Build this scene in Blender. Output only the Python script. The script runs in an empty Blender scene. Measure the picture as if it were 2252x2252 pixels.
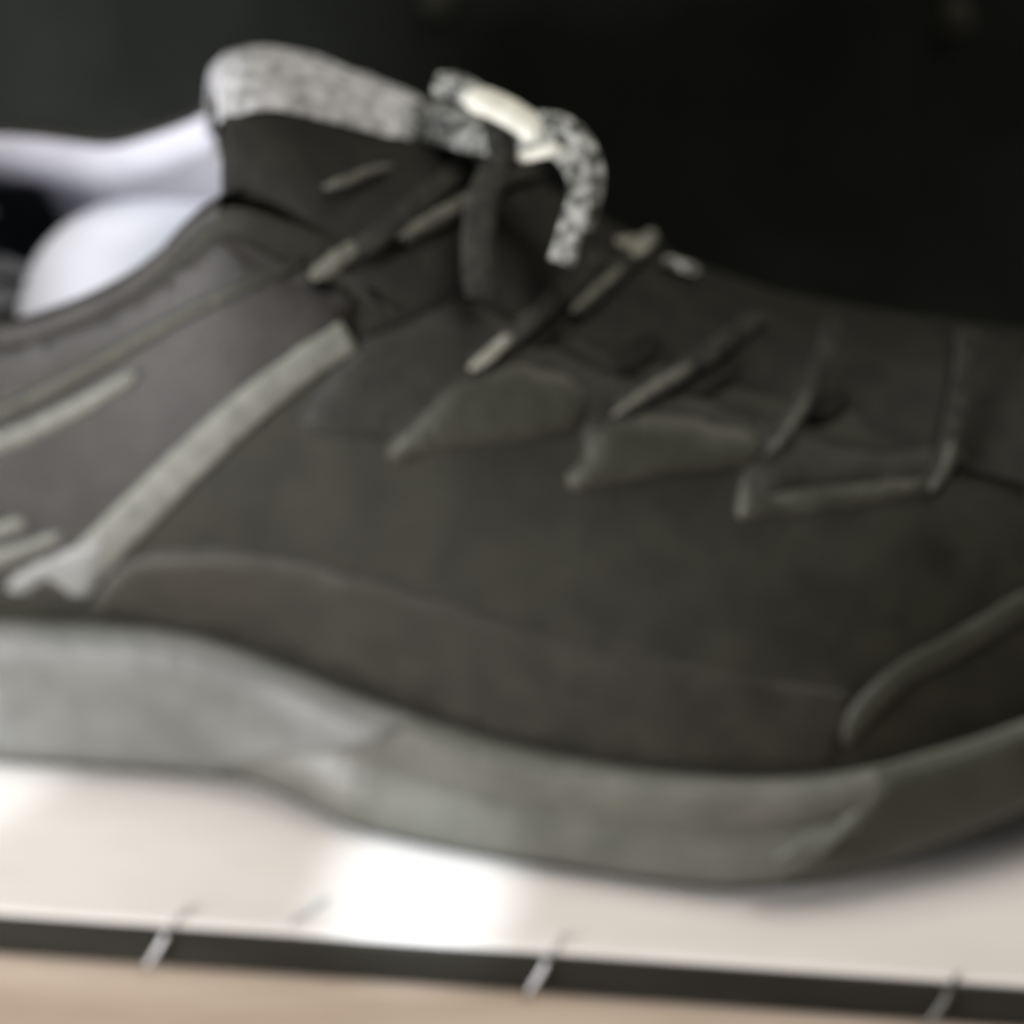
import bpy, bmesh, math, random
from mathutils import Vector, Matrix, geometry
from mathutils.bvhtree import BVHTree

random.seed(7)
S = bpy.context.scene
COL = S.collection
R = math.radians

# ------------------------------------------------------------------ camera
ELEV = R(37)
DIST = 0.50
cam_d = bpy.data.cameras.new('camera')
cam = bpy.data.objects.new('camera', cam_d)
COL.objects.link(cam)
cam.location = (0, -DIST*math.cos(ELEV), .06 + DIST*math.sin(ELEV))
cam.rotation_euler = (math.pi/2 - ELEV, 0, 0)
cam_d.sensor_width = 36
cam_d.lens = 36*2420/1024
cam_d.clip_start = .01
cam_d.clip_end = 50
cam_d.dof.use_dof = True
cam_d.dof.focus_distance = 0.37
cam_d.dof.aperture_fstop = 7.4
S.camera = cam

# ------------------------------------------------------------------ world, lamps, exposure
w = bpy.data.worlds.new('World'); S.world = w; w.use_nodes = True
w.node_tree.nodes['Background'].inputs[0].default_value = (.8, .85, 1, 1)
w.node_tree.nodes['Background'].inputs[1].default_value = 0.03
S.view_settings.view_transform = 'Standard'
S.view_settings.look = 'None'
S.view_settings.exposure = 0
S.view_settings.gamma = 1

def lamp(name, kind, loc, target, power, col, **kw):
    d = bpy.data.lights.new(name, kind)
    d.energy = power; d.color = col
    for k, v in kw.items(): setattr(d, k, v)
    o = bpy.data.objects.new(name, d); COL.objects.link(o)
    o.location = loc
    o.rotation_euler = (Vector(target) - Vector(loc)).to_track_quat('-Z', 'Y').to_euler()
    return o

lamp('ceiling_lamp', 'AREA', (.40, -.08, 1.25), (.08, -.05, 0), 13.4, (1, .955, .875), shape='RECTANGLE', size=.6, size_y=.4)
lamp('left_side_light', 'AREA', (-.46, -.26, .105), (-.10, 0, .06), 4.7, (.99, .98, 1), shape='RECTANGLE', size=.20, size_y=.16)  # unseen area light from the left, set low for the shoe's side
lamp('shelf_patch_spot', 'SPOT', (-.10, -.50, .55), (-.0190, -.0490, 0), 26.0, (.80, .89, 1), spot_size=R(3.6), spot_blend=.55, shadow_soft_size=.007)  # added narrow spot that makes the bright patch on the shelf
lamp('pad_fill_spot', 'SPOT', (-.10, -.30, .80), (-.080, .046, .09), 15, (.90, .94, 1), spot_size=R(3.8), spot_blend=.6, shadow_soft_size=.01)  # added fill spot to brighten the white pad in the opening
lamp('left_glow_spot', 'SPOT', (-.55, -.40, .55), (-.140, -.016, .012), 26, (.86, .93, 1), spot_size=R(5.2), spot_blend=.6, shadow_soft_size=.006)  # added spot for the glow at the left edge

# ------------------------------------------------------------------ materials
def mat(name, c1, c2=None, scale=300, rough=.6, bump=.0, bscale=900, spec=.5, sheen=0, detail=5, coat=0, stretch=None, contrast=(.35, .65), tint=None):
    m = bpy.data.materials.new(name); m.use_nodes = True
    nt = m.node_tree; N = nt.nodes; L = nt.links
    b = N['Principled BSDF']
    b.inputs['Roughness'].default_value = rough
    b.inputs['Specular IOR Level'].default_value = spec
    b.inputs['Sheen Weight'].default_value = sheen
    b.inputs['Sheen Roughness'].default_value = .45
    b.inputs['Coat Weight'].default_value = coat
    b.inputs['Base Color'].default_value = (*c1, 1)
    if tint: b.inputs['Specular Tint'].default_value = (*tint, 1)
    tc = N.new('ShaderNodeTexCoord'); mp = N.new('ShaderNodeMapping')
    L.new(tc.outputs['Object'], mp.inputs['Vector'])
    if stretch: mp.inputs['Scale'].default_value = stretch
    if c2:
        n = N.new('ShaderNodeTexNoise'); n.inputs['Scale'].default_value = scale; n.inputs['Detail'].default_value = detail
        r = N.new('ShaderNodeValToRGB')
        r.color_ramp.elements[0].position = contrast[0]; r.color_ramp.elements[1].position = contrast[1]
        r.color_ramp.elements[0].color = (*c1, 1); r.color_ramp.elements[1].color = (*c2, 1)
        L.new(mp.outputs[0], n.inputs['Vector']); L.new(n.outputs['Fac'], r.inputs[0]); L.new(r.outputs[0], b.inputs['Base Color'])
    if bump:
        n2 = N.new('ShaderNodeTexNoise'); n2.inputs['Scale'].default_value = bscale; n2.inputs['Detail'].default_value = 4
        bp = N.new('ShaderNodeBump'); bp.inputs['Strength'].default_value = bump; bp.inputs['Distance'].default_value = .001
        L.new(mp.outputs[0], n2.inputs['Vector']); L.new(n2.outputs['Fac'], bp.inputs['Height']); L.new(bp.outputs[0], b.inputs['Normal'])
    return m

M = {
 'upper':   mat('charcoal_mesh_fabric', (.0045,.0048,.0028), (.0145,.0147,.0092), 85, .5, .5, 1400, .30, .01, tint=(1,.99,.86)),
 'quarter': mat('grey_nubuck', (.0205,.0188,.0168), (.0315,.0290,.0255), 120, .5, .4, 1200, .32, .02),
 'overlay': mat('dull_grey_overlay', (.018,.0182,.0128), (.031,.0313,.0225), 150, .5, .4, 1000, .42, .02, tint=(1,.99,.86)),
 'stripe':  mat('pale_grey_stripe', (.10,.102,.084), (.155,.157,.13), 260, .55, .3, 1200, .4, .1),
 'foot':    mat('bright_grey_foot', (.16,.165,.155), (.22,.22,.21), 200, .5, .3, 1200, .4, .1),
 'eyestay': mat('dark_eyestay', (.009,.0092,.0058), (.018,.018,.0118), 200, .6, .4, 1200, .3, .05),
 'slot':    mat('black_lace_slot', (.006,.006,.004), (.010,.010,.008), 200, .8, .3, 1200, .2),
 'tongue':  mat('tongue_fabric', (.0060,.0058,.0038), (.0135,.0130,.0085), 180, .7, .6, 1300, .25, .06),
 'binding': mat('grey_knit_binding', (.20,.20,.20), (.62,.62,.63), 330, .85, .9, 900, .2, .1, contrast=(.3,.7)),
 'lining':  mat('white_lining', (.50,.50,.555), (.58,.58,.64), 90, .8, .25, 900, .2, .1),
 'pad':     mat('white_pad', (.80,.80,.86), (.86,.86,.92), 90, .8, .25, 900, .2, .1),
 'insole':  mat('dark_lining', (.014,.020,.022), (.026,.034,.037), 150, .8, .3, 900, .2),
 'print':   mat('woven_print', (.80,.84,.86), (.88,.9,.93), 200, .7),
 'midsole': mat('grey_foam_midsole', (.082,.083,.066), (.116,.115,.094), 90, .45, .3, 500, .5),
 'lit_facet':  mat('lit_foam_facet', (.115,.118,.110), (.155,.157,.147), 90, .45, .3, 500, .6),  # lighter foam copy, paints the stronger light on the heel half
 'bumper':  mat('shaded_rubber_bumper', (.030,.031,.021), (.046,.047,.034), 90, .5, .3, 500, .35, tint=(1,.99,.86)),  # bumper rubber darkened for the shade at the toe end
 'seam':    mat('olive_grey_seam', (.020,.021,.0135), (.030,.031,.020), 150, .55, .4, 1000, .3),
 'bounce_band': mat('brown_grey_bounce', (.0125,.0115,.0088), (.0225,.0205,.0162), 110, .5, .4, 1200, .32, .01, tint=(1,.97,.86)),
 'facet2':  mat('grey_bumper_edge', (.075,.077,.062), (.10,.102,.086), 140, .5, .3, 500, .3),
 'outsole': mat('dark_rubber_outsole', (.034,.034,.028), (.052,.052,.043), 120, .6, .3, 600, .3),
 'lace':    mat('flecked_lace', (.05,.053,.046), (.46,.47,.44), 480, .7, .8, 1600, .3, .1, contrast=(.40,.62), detail=2),
 'lace_glint_faint': mat('faint_lace_glint', (.035,.036,.026), (.075,.075,.056), 400, .6, .6, 1600, .3, .1),  # lace copies in highlight tones, dimmer toward the toe
 'lace_glint_dim': mat('dim_lace_glint', (.065,.065,.050), (.13,.128,.10), 400, .6, .6, 1600, .3, .1),
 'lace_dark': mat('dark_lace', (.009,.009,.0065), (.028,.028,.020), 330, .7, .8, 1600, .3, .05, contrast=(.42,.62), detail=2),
 'lace_glint': mat('pale_lace_glint', (.14,.137,.108), (.27,.262,.22), 400, .6, .6, 1600, .35, .1),
 'aglet':   mat('ivory_lace', (.58,.58,.50), (.78,.78,.70), 300, .5, .3, 900),
 'shelf':   mat('white_laminate', (.64,.605,.565), (.71,.675,.635), 22, .42, .12, 120, .45, detail=3, stretch=(.6, 2.4, 1)),
 'trim':    mat('black_edge_trim', (.013,.013,.0105), (.022,.022,.018), 90, .5, .35, 300, .25, stretch=(.3,1,1)),
 'wood':    mat('tan_wood', (.36,.275,.205), (.49,.40,.325), 28, .5, .2, 300, .4, stretch=(.35, 2.2, 1)),
 'wall':    mat('black_backdrop', (.0060,.0075,.0064), (.0115,.0138,.0120), 35, .8, .3, 300, .15),
 'stud':    mat('dull_metal_stud', (.014,.014,.009), (.020,.020,.014), 200, .6, spec=.2),
 'streak_dim': mat('dim_highlight', (.10,.10,.095), (.16,.16,.15), 100, .4),
 'streak':   mat('pale_highlight', (.50,.50,.50), (.60,.60,.61), 100, .3),  # pale tones painting highlight streaks across the shelf edge
}

def link(name, bm, m, parent=None, smooth=True, sub=0):
    me = bpy.data.meshes.new(name); bm.normal_update(); bm.to_mesh(me); bm.free()
    if smooth:
        for p in me.polygons: p.use_smooth = True
    o = bpy.data.objects.new(name, me); COL.objects.link(o)
    me.materials.append(M[m] if isinstance(m, str) else m)
    if parent: o.parent = parent
    if sub:
        s = o.modifiers.new('sub', 'SUBSURF'); s.levels = sub; s.render_levels = sub
    return o

def empty(name, label, cat, group=None, loc=(0,0,0), rot=0):
    o = bpy.data.objects.new(name, None); COL.objects.link(o)
    o.location = loc; o.rotation_euler = (0,0,rot)
    o['label'] = label; o['category'] = cat
    if group: o['group'] = group
    return o

def lerp_table(tab, x):
    """smooth (monotone-ish cosine free) piecewise Catmull-Rom through a table of (x, value)"""
    if x <= tab[0][0]: return tab[0][1]
    if x >= tab[-1][0]: return tab[-1][1]
    for i in range(len(tab)-1):
        x0, v0 = tab[i]; x1, v1 = tab[i+1]
        if x0 <= x <= x1:
            t = (x-x0)/(x1-x0)
            sl = (v1-v0)/(x1-x0)
            def slope(j):
                if j <= 0 or j >= len(tab)-1: 
                    k = max(0, min(j, len(tab)-2)); return (tab[k+1][1]-tab[k][1])/(tab[k+1][0]-tab[k][0])
                a = (tab[j][1]-tab[j-1][1])/(tab[j][0]-tab[j-1][0]); b = (tab[j+1][1]-tab[j][1])/(tab[j+1][0]-tab[j][0])
                return 0 if a*b <= 0 else 2*a*b/(a+b)
            h = x1-x0; m0, m1 = slope(i), slope(i+1)
            t2, t3 = t*t, t*t*t
            return (2*t3-3*t2+1)*v0 + (t3-2*t2+t)*h*m0 + (-2*t3+3*t2)*v1 + (t3-t2)*h*m1

def grid(bm, rows, closed=False):
    vs = [[bm.verts.new(p) for p in r] for r in rows]
    for a, b in zip(vs, vs[1:]):
        n = len(a)
        for j in range(n if closed else n-1):
            k = (j+1) % n
            try: bm.faces.new((a[j], a[k], b[k], b[j]))
            except ValueError: pass
    return vs

# ------------------------------------------------------------------ setting: backdrop, shelf, wooden counter
EDGE = -R(5.44)                    # the shelf runs this much off the camera's horizontal
ex = Vector((math.cos(EDGE), math.sin(EDGE), 0)); ey = Vector((-math.sin(EDGE), math.cos(EDGE), 0))
E0 = Vector((0, -.0653, 0))
def slab(name, m, u0, u1, v0, v1, z0, z1, bev=.0015, parent=None, seg=3):
    bm = bmesh.new()
    cs = [bm.verts.new(E0 + ex*u + ey*v + Vector((0,0,z))) for z in (z0, z1) for u, v in ((u0,v0),(u1,v0),(u1,v1),(u0,v1))]
    for f in ((3,2,1,0),(4,5,6,7),(0,1,5,4),(1,2,6,5),(2,3,7,6),(3,0,4,7)): bm.faces.new([cs[i] for i in f])
    if bev: bmesh.ops.bevel(bm, geom=bm.edges[:], offset=bev, segments=seg, affect='EDGES', profile=.5)
    o = link(name, bm, m, parent, smooth=False)
    return o
shelf = slab('shelf', 'shelf', -.7, .7, 0.0, .2135, -.0100, 0, .0012)
shelf['kind'] = 'structure'
trim = slab('edge_trim', 'trim', -.7, .7, -.0014, -.0001, -.0112, -.0006, .0005, parent=shelf)
counter = slab('counter', 'wood', -.8, .8, -.30, .26, -.045, -.0116, .002); counter['kind'] = 'structure'
wall = slab('wall', 'wall', -.9, .9, .214, .24, -.0114, .9, .002); wall['kind'] = 'structure'

# ------------------------------------------------------------------ the shoe, in its own frame: x heel->toe, y from the near side to the far side, z up
YAW = -R(12)
shoe = empty('sneaker', 'dark charcoal sneaker with grey side stripe and white lining standing on the white shelf', 'sneaker',
             loc=(-.1374, .0416, 0), rot=YAW)

X0, X1 = -.012, .308
def capped(tab, x, r0=.045, r1=.065, lateral=False):
    """half-width table, rounded off at heel and toe"""
    v = lerp_table(tab, x)
    k = 1.0
    if x < X0+r0: k = math.sqrt(max(0, 1-((X0+r0-x)/r0)**2))
    if x > X1-r1: k = math.sqrt(max(0, 1-((x-X1+r1)/r1)**2))**.9
    if lateral: k *= lerp_table(OUTER, x)
    return v*k
OUTER = [(.195,1),(.215,.975),(.235,.88),(.255,.735),(.275,.54),(.292,.31),(.308,0)]     # the outer side of the toe is cut back
LAT_B = [(-.012,.044),(.03,.0485),(.06,.0455),(.09,.0430),(.105,.0470),(.12,.0525),(.15,.0545),(.19,.0545),(.22,.0520),(.25,.048),(.31,.045)]   # sole at the ground
LAT_T = [(-.012,.041),(.03,.0425),(.06,.0405),(.09,.0400),(.12,.0435),(.15,.047),(.19,.0495),(.22,.0485),(.25,.046),(.31,.043)]   # sole top edge
SPR   = [(-.012,.004),(.01,.0005),(.03,0),(.17,0),(.19,.0006),(.215,.0040),(.235,.0095),(.255,.0165),(.28,.026),(.308,.038)]                       # toe spring
STOP  = [(-.012,.040),(.04,.0385),(.078,.0400),(.093,.0375),(.127,.0312),(.16,.0280),(.20,.0305),(.22,.0345),(.24,.0400),(.26,.0465),(.29,.057),(.308,.063)]
EDG_Y = [(-.012,.031),(.03,.033),(.06,.031),(.092,.027),(.12,.024),(.16,.0215),(.20,.019),(.235,.019),(.26,.021),(.308,.014)]
EDG_Z = [(-.012,.112),(.02,.104),(.044,.1035),(.057,.108),(.075,.119),(.086,.131),(.092,.1345),(.105,.131),(.13,.1205),(.16,.1095),(.195,.1010),(.235,.0965),(.26,.0935),(.285,.082),(.308,.064)]
TOP_Z = [(.08,.142),(.10,.1445),(.12,.1395),(.135,.1315),(.15,.1225),(.17,.1125),(.197,.1065),(.22,.1055),(.25,.1055),(.275,.098),(.295,.081),(.308,.066)]

def lat_section(x, n=11, side=-1):
    """points of the outer wall from the sole edge up to the collar / eyestay edge"""
    y0, z0 = capped(LAT_T, x, lateral=side < 0), lerp_table(STOP, x) - .004
    y1, z1 = capped(EDG_Y, x, lateral=side < 0), lerp_table(EDG_Z, x)
    if side > 0 and x < .10: z1 += .0085*min(1, (.10-x)/.02)
    z1 = max(z1, z0 + .002)
    h = z1 - z0
    b1 = Vector((0, (y0+.0035*min(1,y0/.03)), z0 + .34*h)); b2 = Vector((0, y1 + (y0-y1)*.62, z0 + .80*h))
    a, d = Vector((0, y0, z0)), Vector((0, y1, z1))
    if x < .095:
        k = min(1, (.095-x)/.03)
        b2 = b2.lerp(Vector((0, y1+.001, z0+.78*h)), k)
    out = []
    for i in range(n):
        t = i/(n-1); q = 1-t
        p = a*q**3 + b1*3*t*q*q + b2*3*t*t*q + d*t**3
        out.append(Vector((x, side*p.y, p.z)))
    return out
def top_section(x, n=9):
    yn, yf, z1 = capped(EDG_Y, x, lateral=True), capped(EDG_Y, x), lerp_table(EDG_Z, x)
    tz = max(lerp_table(TOP_Z, x), z1)
    out = []
    for i in range(n):
        s = -1 + 2*i/(n-1)
        out.append(Vector((x, s*(yn if s < 0 else yf), z1 + (tz-z1)*(1-abs(s)**2.2))))
    return out

def xs(a, b, n): return [a + (b-a)*i/(n-1) for i in range(n)]
XA = [X0 + 1e-7, X0 + .0001] + [X0 + .0003 + .03*(i/8)**1.8 for i in range(8)] + xs(X0+.031, .275, 62) + [.275 + .0327*(1-(1-i/10)**1.8) for i in range(1,11)] + [.3079, X1 - 1e-7]

# outer walls + toe box: one continuous upper
bm = bmesh.new()
for side in (-1, 1):
    vs = grid(bm, [lat_section(x, side=side) if side < 0 else lat_section(x, side=side)[::-1] for x in XA])
grid(bm, [top_section(x) for x in XA if x >= .238])
bmesh.ops.remove_doubles(bm, verts=bm.verts[:], dist=.0002)
bmesh.ops.recalc_face_normals(bm, faces=bm.faces[:])
bm_probe = bm.copy()
upper = link('upper', bm, 'upper', shoe)

# tongue: fills the throat and stands up behind the top eyelets, its padded end above the opening
def tongue_pt(u, q):
    """u: 0 at the free end, then metres down the tongue / .13; q: -1 near side .. 1 far side"""
    ex_, ez_ = .085 - .00925*q - .00375*q*q, .1490 - .0055*q - .0095*q*q - .013*abs(q)**8
    k = min(1, u/.26)
    x = ex_ + (.118 - ex_)*k if u <= .26 else .118 + (u-.26)/.74*.128
    xc = max(.118, x) if u > .26 else x
    y1 = (capped(EDG_Y, max(x, .118)) + .004)
    z1 = lerp_table(EDG_Z, max(x, .118)) - .0045; tz = lerp_table(TOP_Z, max(x, .118)) - .0005
    zb = z1 + (tz-z1)*(1-abs(q)**2.6)
    if u <= .26:
        kk = k*k*(3-2*k)
        return Vector((x, q*(.0235+(y1-.0235)*kk), ez_ + (zb-ez_)*kk + .0035*math.sin(math.pi*k)*(1-q*q)))
    return Vector((x, q*y1, zb))
QS = [-1 + 2*i/20 for i in range(21)]
US = [0, .03, .06, .09, .12, .15, .18, .21, .235, .26] + xs(.285, 1, 30)
bm = bmesh.new()
rows = [[tongue_pt(u, q) for q in QS] for u in US]
grid(bm, rows)
back = [[p + Vector((.0045, 0, -.007)) for p in r] for r in rows[:10]]
grid(bm, [rows[0], [p + Vector((-.0012,0,-.0022)) for p in rows[0]], [p + Vector((.0004,0,-.0052)) for p in rows[0]]] + back)
for e in (0, 20):
    grid(bm, [[r[e] for r in rows[:10]], [r[e] for r in back]])
bmesh.ops.remove_doubles(bm, verts=bm.verts[:], dist=.0002)
bmesh.ops.recalc_face_normals(bm, faces=bm.faces[:])
bm.normal_update()
tmp = bm.copy()
tongue = link('tongue', bm, 'tongue', shoe)
# the light knitted pad sewn over the top of the tongue
bm = bmesh.new(); rows = []
for u in xs(0, .275, 14):
    q0 = -.70 + 2.3*max(0, u-.02)
    r = []
    for i in range(15):
        q = q0 + (1-q0)*i/14
        p = tongue_pt(u, q)
        du = tongue_pt(u+.004, q) - p; dq = tongue_pt(u, min(1, q+.02)) - tongue_pt(u, min(1, q+.02)-.04)
        n = du.cross(dq).normalized()
        if n.z < 0: n = -n
        e = min(i, 14-i)/14; f = min(u, .275-u)/.275
        jit = random.uniform(-.0003, .0003)
        r.append(p + n*(.0006 + .0022*min(1, e*6)*min(1, .45+f*5) + jit))
    rows.append(r)
front = [p + Vector((-.0022,0,-.0025)) for p in rows[0]]; under = [p + Vector((-.0012,0,-.0065)) for p in rows[0]]
grid(bm, [[p + Vector((.0015,0,-.0085)) for p in rows[0]], under, front] + rows + [[p - Vector((0,0,.003)) for p in rows[-1]]])
bmesh.ops.recalc_face_normals(bm, faces=bm.faces[:])
o = link('tongue_pad', bm, 'binding', shoe); o['label'] = 'light grey knitted pad on top of the tongue'

# probe surface for everything that is stitched on
me_t = bpy.data.meshes.new('t'); tmp.to_mesh(me_t); tmp.free(); bm_probe.from_mesh(me_t); bpy.data.meshes.remove(me_t)
bm_probe.normal_update()
PROBE = BVHTree.FromBMesh(bm_probe)
# drawing plane of the pattern pieces: a runs along the shoe, b runs up and over it (cut the way a pattern is laid on a last)
_Mi = Matrix.Rotation(-YAW, 3, 'Z')
A_ = (_Mi @ Vector((1,0,0))); F_ = _Mi @ Vector((0, math.cos(ELEV), -math.sin(ELEV))); B_ = _Mi @ Vector((0, math.sin(ELEV), math.cos(ELEV)))
def on_shoe(a, b):
    o = A_*a + B_*b - F_*.6
    hit, n, i, d = PROBE.ray_cast(o, F_)
    if hit is None: return None, None
    if n.dot(F_) > 0: n = -n
    return hit, n

def smooth_poly(pts, n=6, closed=False):
    out = []; m = len(pts)
    for i in range(m if closed else m-1):
        p = [Vector(pts[(i+k) % m] if closed else pts[max(0, min(m-1, i+k))]) for k in (-1,0,1,2)]
        for j in range(n):
            t = j/n
            out.append(.5*((2*p[1]) + (p[2]-p[0])*t + (2*p[0]-5*p[1]+4*p[2]-p[3])*t*t + (3*p[1]-p[0]-3*p[2]+p[3])*t**3))
    if not closed: out.append(Vector(pts[-1]))
    return out

def panel(name, poly, m, th=.0012, step=.003, parent=None, rnd=3):
    """a sheet of material cut to a polygon and stitched onto the shoe: real thickness, softened edge"""
    if rnd: poly = smooth_poly(poly, rnd, True)
    pts = [Vector((p[0], p[1])) for p in poly]
    # resample the outline
    ring = []
    for i, p in enumerate(pts):
        q = pts[(i+1) % len(pts)]; L = (q-p).length; k = max(1, int(L/step))
        for j in range(k): ring.append(p.lerp(q, j/k))
    cen = sum(ring, Vector((0,0)))/len(ring)
    def inside(p, poly=ring):
        c = False; j = len(poly)-1
        for i in range(len(poly)):
            a, b = poly[i], poly[j]
            if (a.y > p.y) != (b.y > p.y) and p.x < (b.x-a.x)*(p.y-a.y)/(b.y-a.y)+a.x: c = not c
            j = i
        return c
    x0, x1 = min(p.x for p in ring), max(p.x for p in ring); y0, y1 = min(p.y for p in ring), max(p.y for p in ring)
    inner = []
    y = y0
    while y < y1:
        x = x0
        while x < x1:
            p = Vector((x, y))
            if inside(p) and min((p-r).length for r in ring) > step*.5: inner.append(p)
            x += step
        y += step
    nr = len(ring)
    V, Ed, F, *_ = geometry.delaunay_2d_cdt(ring+inner, [(i, (i+1) % nr) for i in range(nr)], [], 1, 1e-6)
    bm = bmesh.new(); vs = []; low = {}
    for i, p in enumerate(V):
        h, n = on_shoe(p.x, p.y)
        if h is None: vs.append(None); continue
        dmin = min((p-r).length for r in ring)
        t = th*(.45 + .55*min(1, dmin/(.0022)))
        vs.append(bm.verts.new(h + n*t)); low[vs[-1]] = h - n*.0008
    for f in F:
        if all(vs[i] is not None for i in f):
            try: bm.faces.new([vs[i] for i in f])
            except ValueError: pass
    bm.edges.index_update()
    be = [e for e in bm.edges if len(e.link_faces) == 1]
    lo = {}
    for e in be:
        for v in e.verts:
            if v not in lo: lo[v] = bm.verts.new(low[v])
    for e in be:
        a, b = e.verts
        try: bm.faces.new((a, b, lo[b], lo[a]))
        except ValueError: pass
    bmesh.ops.recalc_face_normals(bm, faces=bm.faces[:])
    return link(name, bm, m, parent or shoe)

def cord(name, pts3, nrm, wid, hgt, m, parent=None, taper=True, prof=8, pointed=False):
    """a flat-oval lace, cord or piping along 3-D points"""
    bm = bmesh.new(); rows = []
    n = len(pts3)
    for i in range(n):
        t = (pts3[min(n-1,i+1)] - pts3[max(0,i-1)]).normalized()
        nn = (nrm[i] - t*nrm[i].dot(t)).normalized(); s = t.cross(nn)
        k = 1
        if taper: k = min(1, .35 + 2.2*min(i, n-1-i)/max(1,n-1)*2)
        if pointed: k = max(.06, math.sin(math.pi*min(.97, max(.03, i/(n-1))))**.5)
        wv = wid[i] if isinstance(wid, (list, tuple)) else wid
        sq = lambda v: math.copysign(abs(v)**.45, v) if not taper and not pointed else v
        rows.append([pts3[i] + s*(wv/2*k*sq(math.cos(2*math.pi*(j+.5)/prof))) + nn*(hgt/2*k*sq(math.sin(2*math.pi*(j+.5)/prof))) for j in range(prof)])
    vs = grid(bm, rows, closed=True)
    for r in (vs[0], vs[-1]):
        try: bm.faces.new(r)
        except ValueError: pass
    bmesh.ops.recalc_face_normals(bm, faces=bm.faces[:])
    return link(name, bm, m, shoe if parent is None else (parent or None))

def surface_cord(name, pts, wid, hgt, m, lift=0, arch=0, parent=None, n=6, taper=True, pointed=False):
    q = smooth_poly(pts, n); P3, Nn = [], []
    for i, p in enumerate(q):
        h, nn = on_shoe(p.x, p.y)
        if h is None: continue
        t = i/(len(q)-1)
        P3.append(h + nn*(lift + arch*4*t*(1-t))); Nn.append(nn)
    if len(P3) < 2: return None
    # even out the normals
    for _ in range(3):
        Nn = [(Nn[max(0,i-1)] + Nn[i]*2 + Nn[min(len(Nn)-1,i+1)]).normalized() for i in range(len(Nn))]
    if isinstance(wid, (list, tuple)):
        k = len(P3)
        wid = [wid[0] + (wid[1]-wid[0])*i/(k-1) for i in range(k)]
    return cord(name, P3, Nn, wid, hgt, m, parent, taper, pointed=pointed)

# ---- sole: midsole (with its facets) and outsole
bm = bmesh.new(); rows = []
def sole_section(x, side, levels):
    la = side < 0
    b, t = capped(LAT_B, x, lateral=la), capped(LAT_T, x, lateral=la) + .0022*min(1, capped(LAT_T, x, lateral=la)/.02)
    zb, zt = lerp_table(SPR, x) + .0035, lerp_table(STOP, x)
    out = []
    for f, push in levels:
        out.append(Vector((x, side*(b + (t-b)*f + push*min(1, b/.02)), zb + (zt-zb)*f)))
    return out
LV = [(0,-.001),(.06,.0012),(.25,.0018),(.42,.0004),(.50,-.0012),(.56,-.0004),(.70,.0016),(.88,.0018),(.97,.0006),(1.0,-.002)]
for x in XA:
    l = sole_section(x, -1, LV); r = sole_section(x, 1, LV)
    zt, zb = lerp_table(STOP, x), lerp_table(SPR, x)+.0035
    top_in = [Vector((x, l[-1].y*.85, zt-.003)), Vector((x, 0, zt-.004)), Vector((x, r[-1].y*.85, zt-.003))]
    bot_in = [Vector((x, r[0].y*.8, zb)), Vector((x, 0, zb)), Vector((x, l[0].y*.8, zb))]
    rows.append(l + top_in + r[::-1] + bot_in)
grid(bm, rows, closed=True)
bmesh.ops.remove_doubles(bm, verts=bm.verts[:], dist=.0002)
bmesh.ops.recalc_face_normals(bm, faces=bm.faces[:])
sole_probe = BVHTree.FromBMesh(bm)
midsole = link('midsole', bm, 'midsole', shoe)

bm = bmesh.new(); rows = []
HB = [(.03,.086),(.2,.094),(.40,.104),(.55,.114),(.7,.122),(.85,.128),(.985,.131)]
for k, (f, xe) in enumerate(HB):
    row = []
    for i in range(36):
        x = .004 + (xe-.004)*i/35
        p = sole_section(x, -1, [(f, .0026 + (.0010 if 0 < k < 6 else -.0016))])[0]
        if i in (0, 35): p.y += .0030
        row.append(p)
    rows.append(row)
rows = [[p + Vector((0,.004,0)) for p in rows[0]]] + rows + [[p + Vector((0,.004,0)) for p in rows[-1]]]
grid(bm, rows); bmesh.ops.recalc_face_normals(bm, faces=bm.faces[:])
def sole_patch(name, lo, m, push, label):
    bm = bmesh.new(); rows = []
    for k, (f, xa, xb) in enumerate(lo):
        row = []
        for i in range(36):
            x = xa + (xb-xa)*i/35
            p = sole_section(x, -1, [(f, .0020 + (push if 0 < k < len(lo)-1 else -.0012))])[0]
            if i in (0, 35): p.y += .0022
            row.append(p)
        rows.append(row)
    rows = [[p + Vector((0,.004,0)) for p in rows[0]]] + rows + [[p + Vector((0,.004,0)) for p in rows[-1]]]
    grid(bm, rows); bmesh.ops.recalc_face_normals(bm, faces=bm.faces[:])
    o = link(name, bm, m, midsole); o['label'] = label
sole_patch('shaded_toe_bumper', [(.03,.204,.3078),(.2,.208,.3078),(.4,.213,.3078),(.55,.217,.3078),(.7,.220,.3078),(.85,.222,.3078),(.985,.222,.3078)], 'bumper', .0010, 'rubber bumper round the toe, darkened to paint the shade there')
sole_patch('bumper_edge', [(.25,.204,.211),(.36,.206,.215),(.48,.209,.218),(.58,.212,.221)], 'facet2', .0019, 'small lighter facet where the bumper starts')
o = link('heel_lit_facet', bm, 'lit_facet', midsole); o['label'] = 'grey foam facet along the heel half of the midsole, lightened to paint the side light'
bm = bmesh.new(); rows = []
for x in XA:
    b = capped(LAT_B, x) - .0006; bl = capped(LAT_B, x, lateral=True) - .0006
    z = lerp_table(SPR, x)
    c = [(-1,.0034),(-1,.0012),(-.97,0),(-.5,0),(0,0),(.5,0),(.97,0),(1,.0012),(1,.0034),(.5,.0036),(-.5,.0036)]
    rows.append([Vector((x, s*(bl if s < 0 else b), z+dz)) for s, dz in c])
grid(bm, rows, closed=True)
bmesh.ops.remove_doubles(bm, verts=bm.verts[:], dist=.0002)
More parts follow.
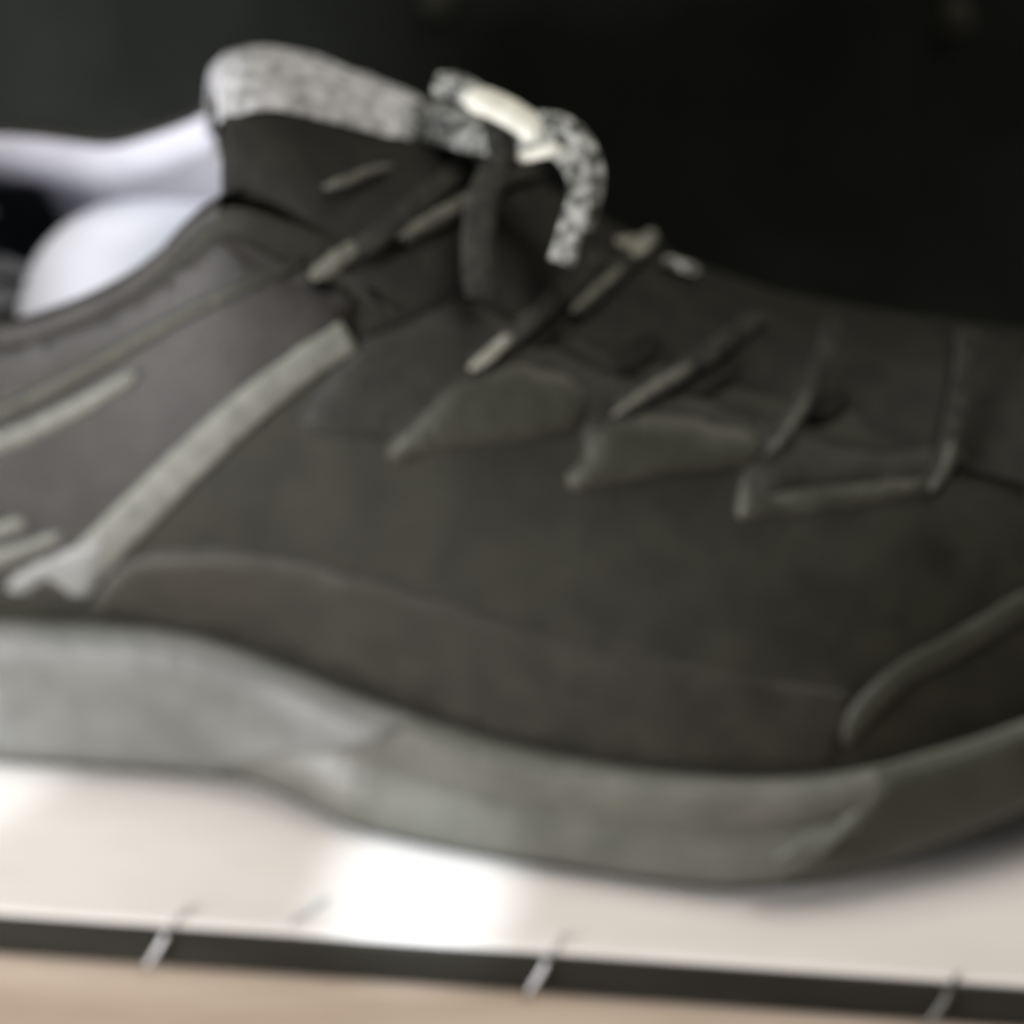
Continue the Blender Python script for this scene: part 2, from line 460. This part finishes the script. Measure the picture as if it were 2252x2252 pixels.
bmesh.ops.recalc_face_normals(bm, faces=bm.faces[:])
link('outsole', bm, 'outsole', shoe)

# ---- inside: lining, insole
def inner_section(x, side):
    e = lat_section(x, side=side)[-1]
    kx = min(1, abs(e.y)/.012)
    pts = [e + Vector((0, -side*a*kx, b)) for a, b in ((.0042,.0004),(.0062,-.0016),(.0070,-.0045),(.0066,-.0075),(.0048,-.0098),(.0040,-.0112))]
    if side < 0: pts = [p.lerp(e + Vector((0, .0045, 0)), .0) + Vector((0,0,-.002)) for p in pts]
    zb = .050
    y_b = capped(LAT_T, x) - .009
    for i in range(1, 10):
        t = i/9
        p = pts[5].lerp(Vector((x, side*max(y_b-.004*t, .0), zb)), t)
        p.y += side*.003*kx*math.sin(t*math.pi)
        pts.append(p)
    return pts
def binding_section(x, side):
    e = lat_section(x, side=side)[-1]
    kx = min(1, abs(e.y)/.012)
    return [e + Vector((0, -side*a*kx, b)) for a, b in ((-.0006,-.003),(-.0007,0),(.0004,.0014),(.0022,.0018),(.0038,.0010),(.0046,-.0012),(.0046,-.0040))]
bm = bmesh.new()
XI = [x for x in XA if x < .098]
for side in (-1, 1):
    grid(bm, [inner_section(x, side) for x in XI])
bmesh.ops.recalc_face_normals(bm, faces=bm.faces[:])
lining = link('lining', bm, 'lining', shoe)
bm = bmesh.new()
for side in (-1, 1):
    grid(bm, [binding_section(x, side) for x in XI if x < .0945])
bmesh.ops.recalc_face_normals(bm, faces=bm.faces[:])
link('collar_binding', bm, 'quarter', shoe)
# dark heel lining with its pale woven print, only behind x ~ 3 cm on the far wall
bm = bmesh.new(); rows = []
for x in [q for q in XI if q > .002 and q < .040]:
    r = []
    for k, p in enumerate(inner_section(x, 1)[5:]):
        lim = .030 + .006*math.sin(min(1, k/6)*math.pi) - .001*k
        r.append(Vector((min(x, lim), p.y - .0012, p.z)))
    rows.append(r)
grid(bm, rows)
heel = link('heel_lining', bm, 'insole', lining)
def print_patch(pts):
    bm = bmesh.new()
    vs = []
    for x, z in pts:
        sec = inner_section(x, 1)[5:]
        y = min(p.y - .0012 - .0009 for p in sec)
        for a, b in zip(sec, sec[1:]):
            if b.z <= z <= a.z: y = a.y + (b.y-a.y)*(z-a.z)/(b.z-a.z) - .0024
        vs.append(bm.verts.new((x, y, z)))
    f = bm.faces.new(vs)
    bmesh.ops.solidify(bm, geom=[f], thickness=.0006)
    return link('woven_print', bm, 'print', heel, smooth=False)
print_patch([(.006,.0815),(.018,.0822),(.0235,.0795),(.0245,.0765),(.018,.0768),(.006,.0760)])
print_patch([(.006,.0742),(.016,.0748),(.0235,.0742),(.0215,.0702),(.016,.0675),(.006,.066)])
print_patch([(.006,.0965),(.016,.0965),(.0195,.0945),(.017,.0925),(.006,.0925)])
# the puffy white ankle pad inside the far wall
bm = bmesh.new(); rows = []
for i in range(13):
    a = -math.pi/2 + math.pi*i/12
    r = []
    for j in range(28):
        t = 2*math.pi*j/28
        c, d = math.cos(t), math.sin(t)
        k = math.cos(a)**.6
        sx = math.copysign(abs(c)**.6, c)*k; sz = math.copysign(abs(d)**.6, d)*k
        x = .0575 + .029*sx; z = .0880 + .0150*sz + .30*(x-.0575)
        y = .0255 - .0065*math.sin(a) - .20*(z-.088)*0 + .004*(1-k) + 1.05*(z-.095)
        r.append(Vector((x, y, z)))
    rows.append(r)
grid(bm, rows, closed=True)
bmesh.ops.remove_doubles(bm, verts=bm.verts[:], dist=.0002)
bmesh.ops.recalc_face_normals(bm, faces=bm.faces[:])
o = link('ankle_pad', bm, 'pad', lining, sub=1); o['label'] = 'puffy white pad inside the far wall'

bm = bmesh.new()
grid(bm, [[Vector((x, s*max(.002, capped(LAT_T, x)-.0085), .0505 + .004*abs(s)**3)) for s in [-1+2*i/8 for i in range(9)]] for x in XA if -.004 < x < .20])
insole = link('insole', bm, 'insole', shoe)

# ---- stitched pieces
panel('quarter_panel', list([(0.0192,0.0130), (0.0238,0.0511), (0.0408,0.0557), (0.0597,0.0615), (0.0754,0.0703), (0.0837,0.0749), (0.0956,0.0688), (0.1072,0.0629), (0.1028,0.0537), (0.0758,0.0292), (0.0529,0.0089), (0.0479,0.0041), (0.0288,0.0086)]), 'quarter', .0010, .004)
s1 = surface_cord('side_stripe', list([(0.0484,0.0106), (0.0559,0.0172), (0.0696,0.0292), (0.0848,0.0418), (0.0970,0.0507), (0.1067,0.0566)]), [.0092,.0066], .0018, 'stripe', .0004, taper=False)
s2 = surface_cord('side_stripe', list([(0.0284,0.0353), (0.0391,0.0385), (0.0499,0.0429), (0.0585,0.0470), (0.0653,0.0505)]), [.0050,.0036], .0018, 'stripe', .0012)
s3 = surface_cord('side_stripe', list([(0.0289,0.0405), (0.0396,0.0443), (0.0525,0.0500), (0.0653,0.0562), (0.0759,0.0611), (0.0870,0.0655), (0.0976,0.0699)]), [.0046,.0024], .0014, 'overlay', .0010)
s4 = surface_cord('side_stripe', list([(0.0279,0.0126), (0.0345,0.0147), (0.0411,0.0168), (0.0468,0.0192)]), [.0050,.0022], .0016, 'stripe', .0010)
s5 = surface_cord('side_stripe', list([(0.0287,0.0188), (0.0341,0.0200), (0.0391,0.0217)]), .0034, .0016, 'stripe', .0010)
s6 = panel('stripe_foot', list([(0.0331,0.0071), (0.0357,0.0109), (0.0429,0.0143), (0.0509,0.0176), (0.0552,0.0188), (0.0562,0.0160), (0.0541,0.0114), (0.0509,0.0064), (0.0466,0.0064), (0.0423,0.0093), (0.0377,0.0067)]), 'foot', .0018, .0022, None, 2)
for o, l in ((s1, 'broad pale stripe running up to the eyelets'), (s2, 'short pale stripe'), (s3, 'thin dull grey stripe under the collar'), (s4, 'short pale dash low by the heel'), (s6, 'brighter flared foot of the broad stripe')):
    if o: o['label'] = l
# lace reinforcement: dark eyestay with three lighter stepped tabs on it
panel('eyestay', list([(0.0965,0.0398), (0.1047,0.0518), (0.1090,0.0562), (0.1181,0.0599), (0.1272,0.0635), (0.1389,0.0577), (0.1541,0.0499), (0.1732,0.0446), (0.1902,0.0385), (0.2071,0.0346), (0.2211,0.0354), (0.2222,0.0301), (0.2070,0.0282), (0.1920,0.0271), (0.1830,0.0236), (0.1822,0.0312), (0.1656,0.0301), (0.1504,0.0275), (0.1507,0.0385), (0.1351,0.0381), (0.1178,0.0344), (0.1144,0.0367), (0.1082,0.0367)]), 'eyestay', .0010, .0032)
LIGHTER = [
 [(0.1136,0.0356), (0.1147,0.0323), (0.1197,0.0334), (0.1313,0.0357), (0.1492,0.0383), (0.1526,0.0438), (0.1494,0.0483), (0.1437,0.0508), (0.1351,0.0513), (0.1271,0.0491), (0.1222,0.0446), (0.1175,0.0397)],
 [(0.1479,0.0301), (0.1493,0.0269), (0.1542,0.0275), (0.1656,0.0297), (0.1834,0.0318), (0.1857,0.0350), (0.1842,0.0385), (0.1770,0.0404), (0.1675,0.0419), (0.1583,0.0421), (0.1530,0.0385), (0.1511,0.0337)],
 [(0.1800,0.0236), (0.1813,0.0212), (0.1860,0.0217), (0.1977,0.0229), (0.2108,0.0250), (0.2187,0.0272), (0.2215,0.0323), (0.2217,0.0365), (0.2199,0.0369), (0.2180,0.0327), (0.2135,0.0301), (0.2033,0.0289), (0.1920,0.0274), (0.1860,0.0274), (0.1849,0.0320), (0.1815,0.0309)]]
for poly in LIGHTER:
    panel('lace_tab', list(poly), 'overlay', .0011 if poly is LIGHTER[2] else .0017, .0026)
# toe cap edge and a brownish band painting floor bounce low on the upper
surface_cord('toe_cap_seam', list([(0.2024,-0.0219), (0.2061,-0.0146), (0.2128,-0.0078), (0.2230,-0.0020), (0.2323,0.0038), (0.2398,0.0090)]), .0062, .0018, 'seam', .0004)
panel('bounce_band', list([(0.0541,0.0119), (0.0684,0.0156), (0.0830,0.0157), (0.1013,0.0122), (0.1213,0.0068), (0.1429,0.0006), (0.1623,-0.0043), (0.1814,-0.0088), (0.2048,-0.0121), (0.2024,-0.0219), (0.2013,-0.0265), (0.1844,-0.0285), (0.1551,-0.0269), (0.1350,-0.0229), (0.1145,-0.0165), (0.0939,-0.0079), (0.0730,-0.0019), (0.0500,-0.0000), (0.0502,0.0047)]), 'bounce_band', .00012, .0036, None, 1)
# dark openings the laces run into
for pts in (
 [(0.1469,0.0582), (0.1461,0.0555), (0.1428,0.0530), (0.1391,0.0523), (0.1370,0.0537), (0.1379,0.0563), (0.1411,0.0587), (0.1448,0.0595)],
 [(0.1661,0.0552), (0.1651,0.0523), (0.1615,0.0497), (0.1574,0.0488), (0.1553,0.0501), (0.1562,0.0529), (0.1598,0.0555), (0.1639,0.0565)],
 [(0.1815,0.0508), (0.1805,0.0482), (0.1771,0.0458), (0.1733,0.0449), (0.1713,0.0462), (0.1722,0.0487), (0.1756,0.0512), (0.1795,0.0521)],
 [(0.2014,0.0446), (0.2007,0.0421), (0.1979,0.0400), (0.1947,0.0394), (0.1930,0.0408), (0.1937,0.0432), (0.1965,0.0454), (0.1997,0.0459)],
 [(0.1171,0.0744), (0.1162,0.0719), (0.1130,0.0695), (0.1093,0.0687), (0.1073,0.0699), (0.1082,0.0724), (0.1115,0.0747), (0.1151,0.0756)]):
    panel('lace_opening', list(pts), 'slot', .0013, .0022, None, 2)
panel('lace_opening', list([(0.1071,0.0555), (0.1153,0.0603), (0.1238,0.0644), (0.1295,0.0663), (0.1302,0.0641), (0.1210,0.0606), (0.1134,0.0570)]), 'slot', .0016, .0022, None, 1)
# laces: flecked flat laces across the tongue, pale pieces painting highlights at the eyelets
for pts in ([(0.1032,0.0688), (0.1126,0.0747), (0.1219,0.0827), (0.1293,0.0900)], [(0.1163,0.0748), (0.1257,0.0793), (0.1351,0.0860), (0.1414,0.0895)], [(0.1306,0.0510), (0.1389,0.0574), (0.1465,0.0640), (0.1537,0.0713)],
            [(0.1492,0.0610), (0.1543,0.0655), (0.1627,0.0739), (0.1651,0.0762)], [(0.1579,0.0423), (0.1675,0.0480), (0.1765,0.0532), (0.1857,0.0599)], [(0.1864,0.0347), (0.1903,0.0394), (0.1953,0.0481), (0.1997,0.0583)],
            [(0.2174,0.0282), (0.2198,0.0346), (0.2220,0.0441), (0.2255,0.0563)]):
    surface_cord('lace', list(pts), .0040, .0018, 'lace_dark', .0014, .0010, taper=False)
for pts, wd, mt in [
  ([(0.1152,0.0740), (0.1219,0.0776), (0.1290,0.0816), (0.1374,0.0878)], .0026, 'lace_glint_dim'), ([(0.0998,0.0675), (0.1041,0.0699), (0.1100,0.0736)], .0040, 'lace_glint_dim'), ([(0.1294,0.0502), (0.1336,0.0532), (0.1385,0.0576)], .0028, 'lace_glint'),
  ([(0.1481,0.0604), (0.1543,0.0655), (0.1597,0.0705)], .0020, 'lace_glint_dim'), ([(0.1576,0.0688), (0.1614,0.0729), (0.1656,0.0779)], .0032, 'lace_glint'), ([(0.1564,0.0413), (0.1633,0.0457), (0.1694,0.0492), (0.1777,0.0538)], .0023, 'lace_glint_dim'),
  ([(0.1853,0.0335), (0.1895,0.0377), (0.1934,0.0439), (0.1947,0.0473)], .0022, 'lace_glint_faint'), ([(0.2161,0.0267), (0.2192,0.0316), (0.2212,0.0392)], .0022, 'lace_glint_faint'), ([(0.1018,0.0834), (0.1073,0.0849), (0.1143,0.0874)], .0020, 'lace_glint_dim')]:
    surface_cord('lace_highlight', list(pts), wd, .0012, mt, .0020, .0010, pointed=True)
def free_cord(name, pts, wid, hgt, m, nrm=(0,-.6,.8), n=6, taper=False):
    q = smooth_poly(pts, n); return cord(name, q, [Vector(nrm)]*len(q), wid, hgt, m, None, taper)
free_cord('lace_bow', [(.1157,.0040,.1385),(.1263,0,.1395),(.1385,-.0060,.1420),(.1489,-.0100,.1458),(.1550,-.0140,.1440),(.1572,-.0170,.1396),(.1562,-.0200,.1343),(.1546,-.0220,.1273)], .0050, .0016, 'lace', (.15,-.75,.6))
free_cord('lace_bow', [(.1400,-.0050,.1440),(.1480,-.0070,.1482),(.1545,-.0095,.1478),(.1588,-.0135,.1432),(.1590,-.0165,.1372),(.1578,-.0180,.1325)], .0036, .0014, 'lace', (.3,-.6,.7))
free_cord('lace_bow', [(.1180,.0060,.1400),(.1270,.0030,.1425),(.1340,-.0010,.1420),(.1400,-.0050,.1432)], .0038, .0014, 'lace', (.1,-.5,.85))
free_cord('lace_knot', [(.1372,-.0030,.1462),(.1396,-.0085,.1450),(.1408,-.0105,.1410),(.1400,-.0110,.1372)], .0056, .0030, 'lace_dark', (.2,-.8,.5), taper=True)
free_cord('lace_bow', [(.1416,-.0160,.1425),(.1394,-.0200,.1386),(.1392,-.0235,.1335),(.1396,-.0260,.1280),(.1405,-.0270,.1215)], .0062, .0022, 'lace_dark', (.1,-.9,.4))
free_cord('lace_fold', [(.1325,-.0040,.1500),(.1368,-.0060,.1503),(.1412,-.0070,.1492),(.1460,-.0080,.1469),(.1479,-.0100,.1453)], .0058, .0034, 'aglet', (.1,-.5,.86), taper=True)
free_cord('lace_fold', [(.1345,-.0020,.1488),(.1300,0,.1497),(.1258,.0010,.1494)], .0048, .0028, 'lace', (.1,-.5,.86))
free_cord('lace_fold', [(.1440,-.0125,.1426),(.1483,-.0130,.1446),(.1525,-.0130,.1460)], .0026, .0020, 'aglet', (.1,-.6,.8), taper=True)
free_cord('heel_tab', [(X0+.0006,0,.038),(X0-.0002,0,.060),(X0-.0002,0,.090),(X0+.0004,0,.1135)], .013, .0050, 'quarter', (-1,0,.05))
# light lace pieces painting the highlights at the far eyelet ends
surface_cord('lace_highlight', list([(0.1574,0.0743), (0.1603,0.0750), (0.1638,0.0760)]), .0036, .0016, 'lace_glint', .0014)
surface_cord('lace_highlight', list([(0.1670,0.0715), (0.1702,0.0703), (0.1738,0.0692)]), .0044, .0018, 'lace', .0014)

# ------------------------------------------------------------------ painted highlights on the shelf edge, studs on the backdrop
def streak(u0, v0, u1, v1, wid, label, m='streak'):
    """a painted glint: a thin pale strip lying on the shelf and bent down over its dark front edge"""
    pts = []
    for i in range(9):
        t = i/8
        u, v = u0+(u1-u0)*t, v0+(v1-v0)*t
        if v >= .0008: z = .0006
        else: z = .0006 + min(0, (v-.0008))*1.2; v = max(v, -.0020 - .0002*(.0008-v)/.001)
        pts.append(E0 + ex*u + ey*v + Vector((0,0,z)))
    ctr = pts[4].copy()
    o = cord('edge_highlight', [p - ctr for p in pts], [Vector((0,-.7,.7))]*9, wid*.75, .0007, m, False, True)
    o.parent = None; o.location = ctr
    o['label'] = label; o['category'] = 'streak'; o['group'] = 'painted highlights over the shelf edge'
streak(-.0655, .0055, -.0745, -.0075, .0015, 'painted highlight: thin pale strip bent over the dark shelf edge, leftmost, below the heel')
streak(-.0385, .0095, -.0465, .0012, .0022, 'painted highlight: thin pale strip lying on the white shelf beside the bright patch')
streak(.0108, .0052, .0035, -.0072, .0017, 'painted highlight: thin pale strip bent over the dark shelf edge below the middle of the shoe')
streak(.0885, .0015, .0830, -.0078, .0016, 'painted highlight: faint pale strip bent over the dark shelf edge below the toe', 'streak_dim')
for u, z, l in ((.0871, .1046, 'dull round stud on the black backdrop, upper right'), (-.0381, .1035, 'dull round stud on the black backdrop above the tongue')):
    bm = bmesh.new()
    rows = [[Vector((r*math.cos(2*math.pi*k/20), -h, r*math.sin(2*math.pi*k/20))) for k in range(20)] for r, h in ((.0046,0),(.0044,.0012),(.0032,.0022),(.0010,.0026),(.00001,.0026))]
    grid(bm, rows, closed=True)
    bmesh.ops.remove_doubles(bm, verts=bm.verts[:], dist=.00005); bmesh.ops.recalc_face_normals(bm, faces=bm.faces[:])
    o = link('wall_stud', bm, 'stud'); o.location = E0 + ex*u + ey*.2138 + Vector((0,0,z)); o.rotation_euler = (0,0,EDGE)
    o['label'] = l; o['category'] = 'stud'; o['group'] = 'studs on the black backdrop'
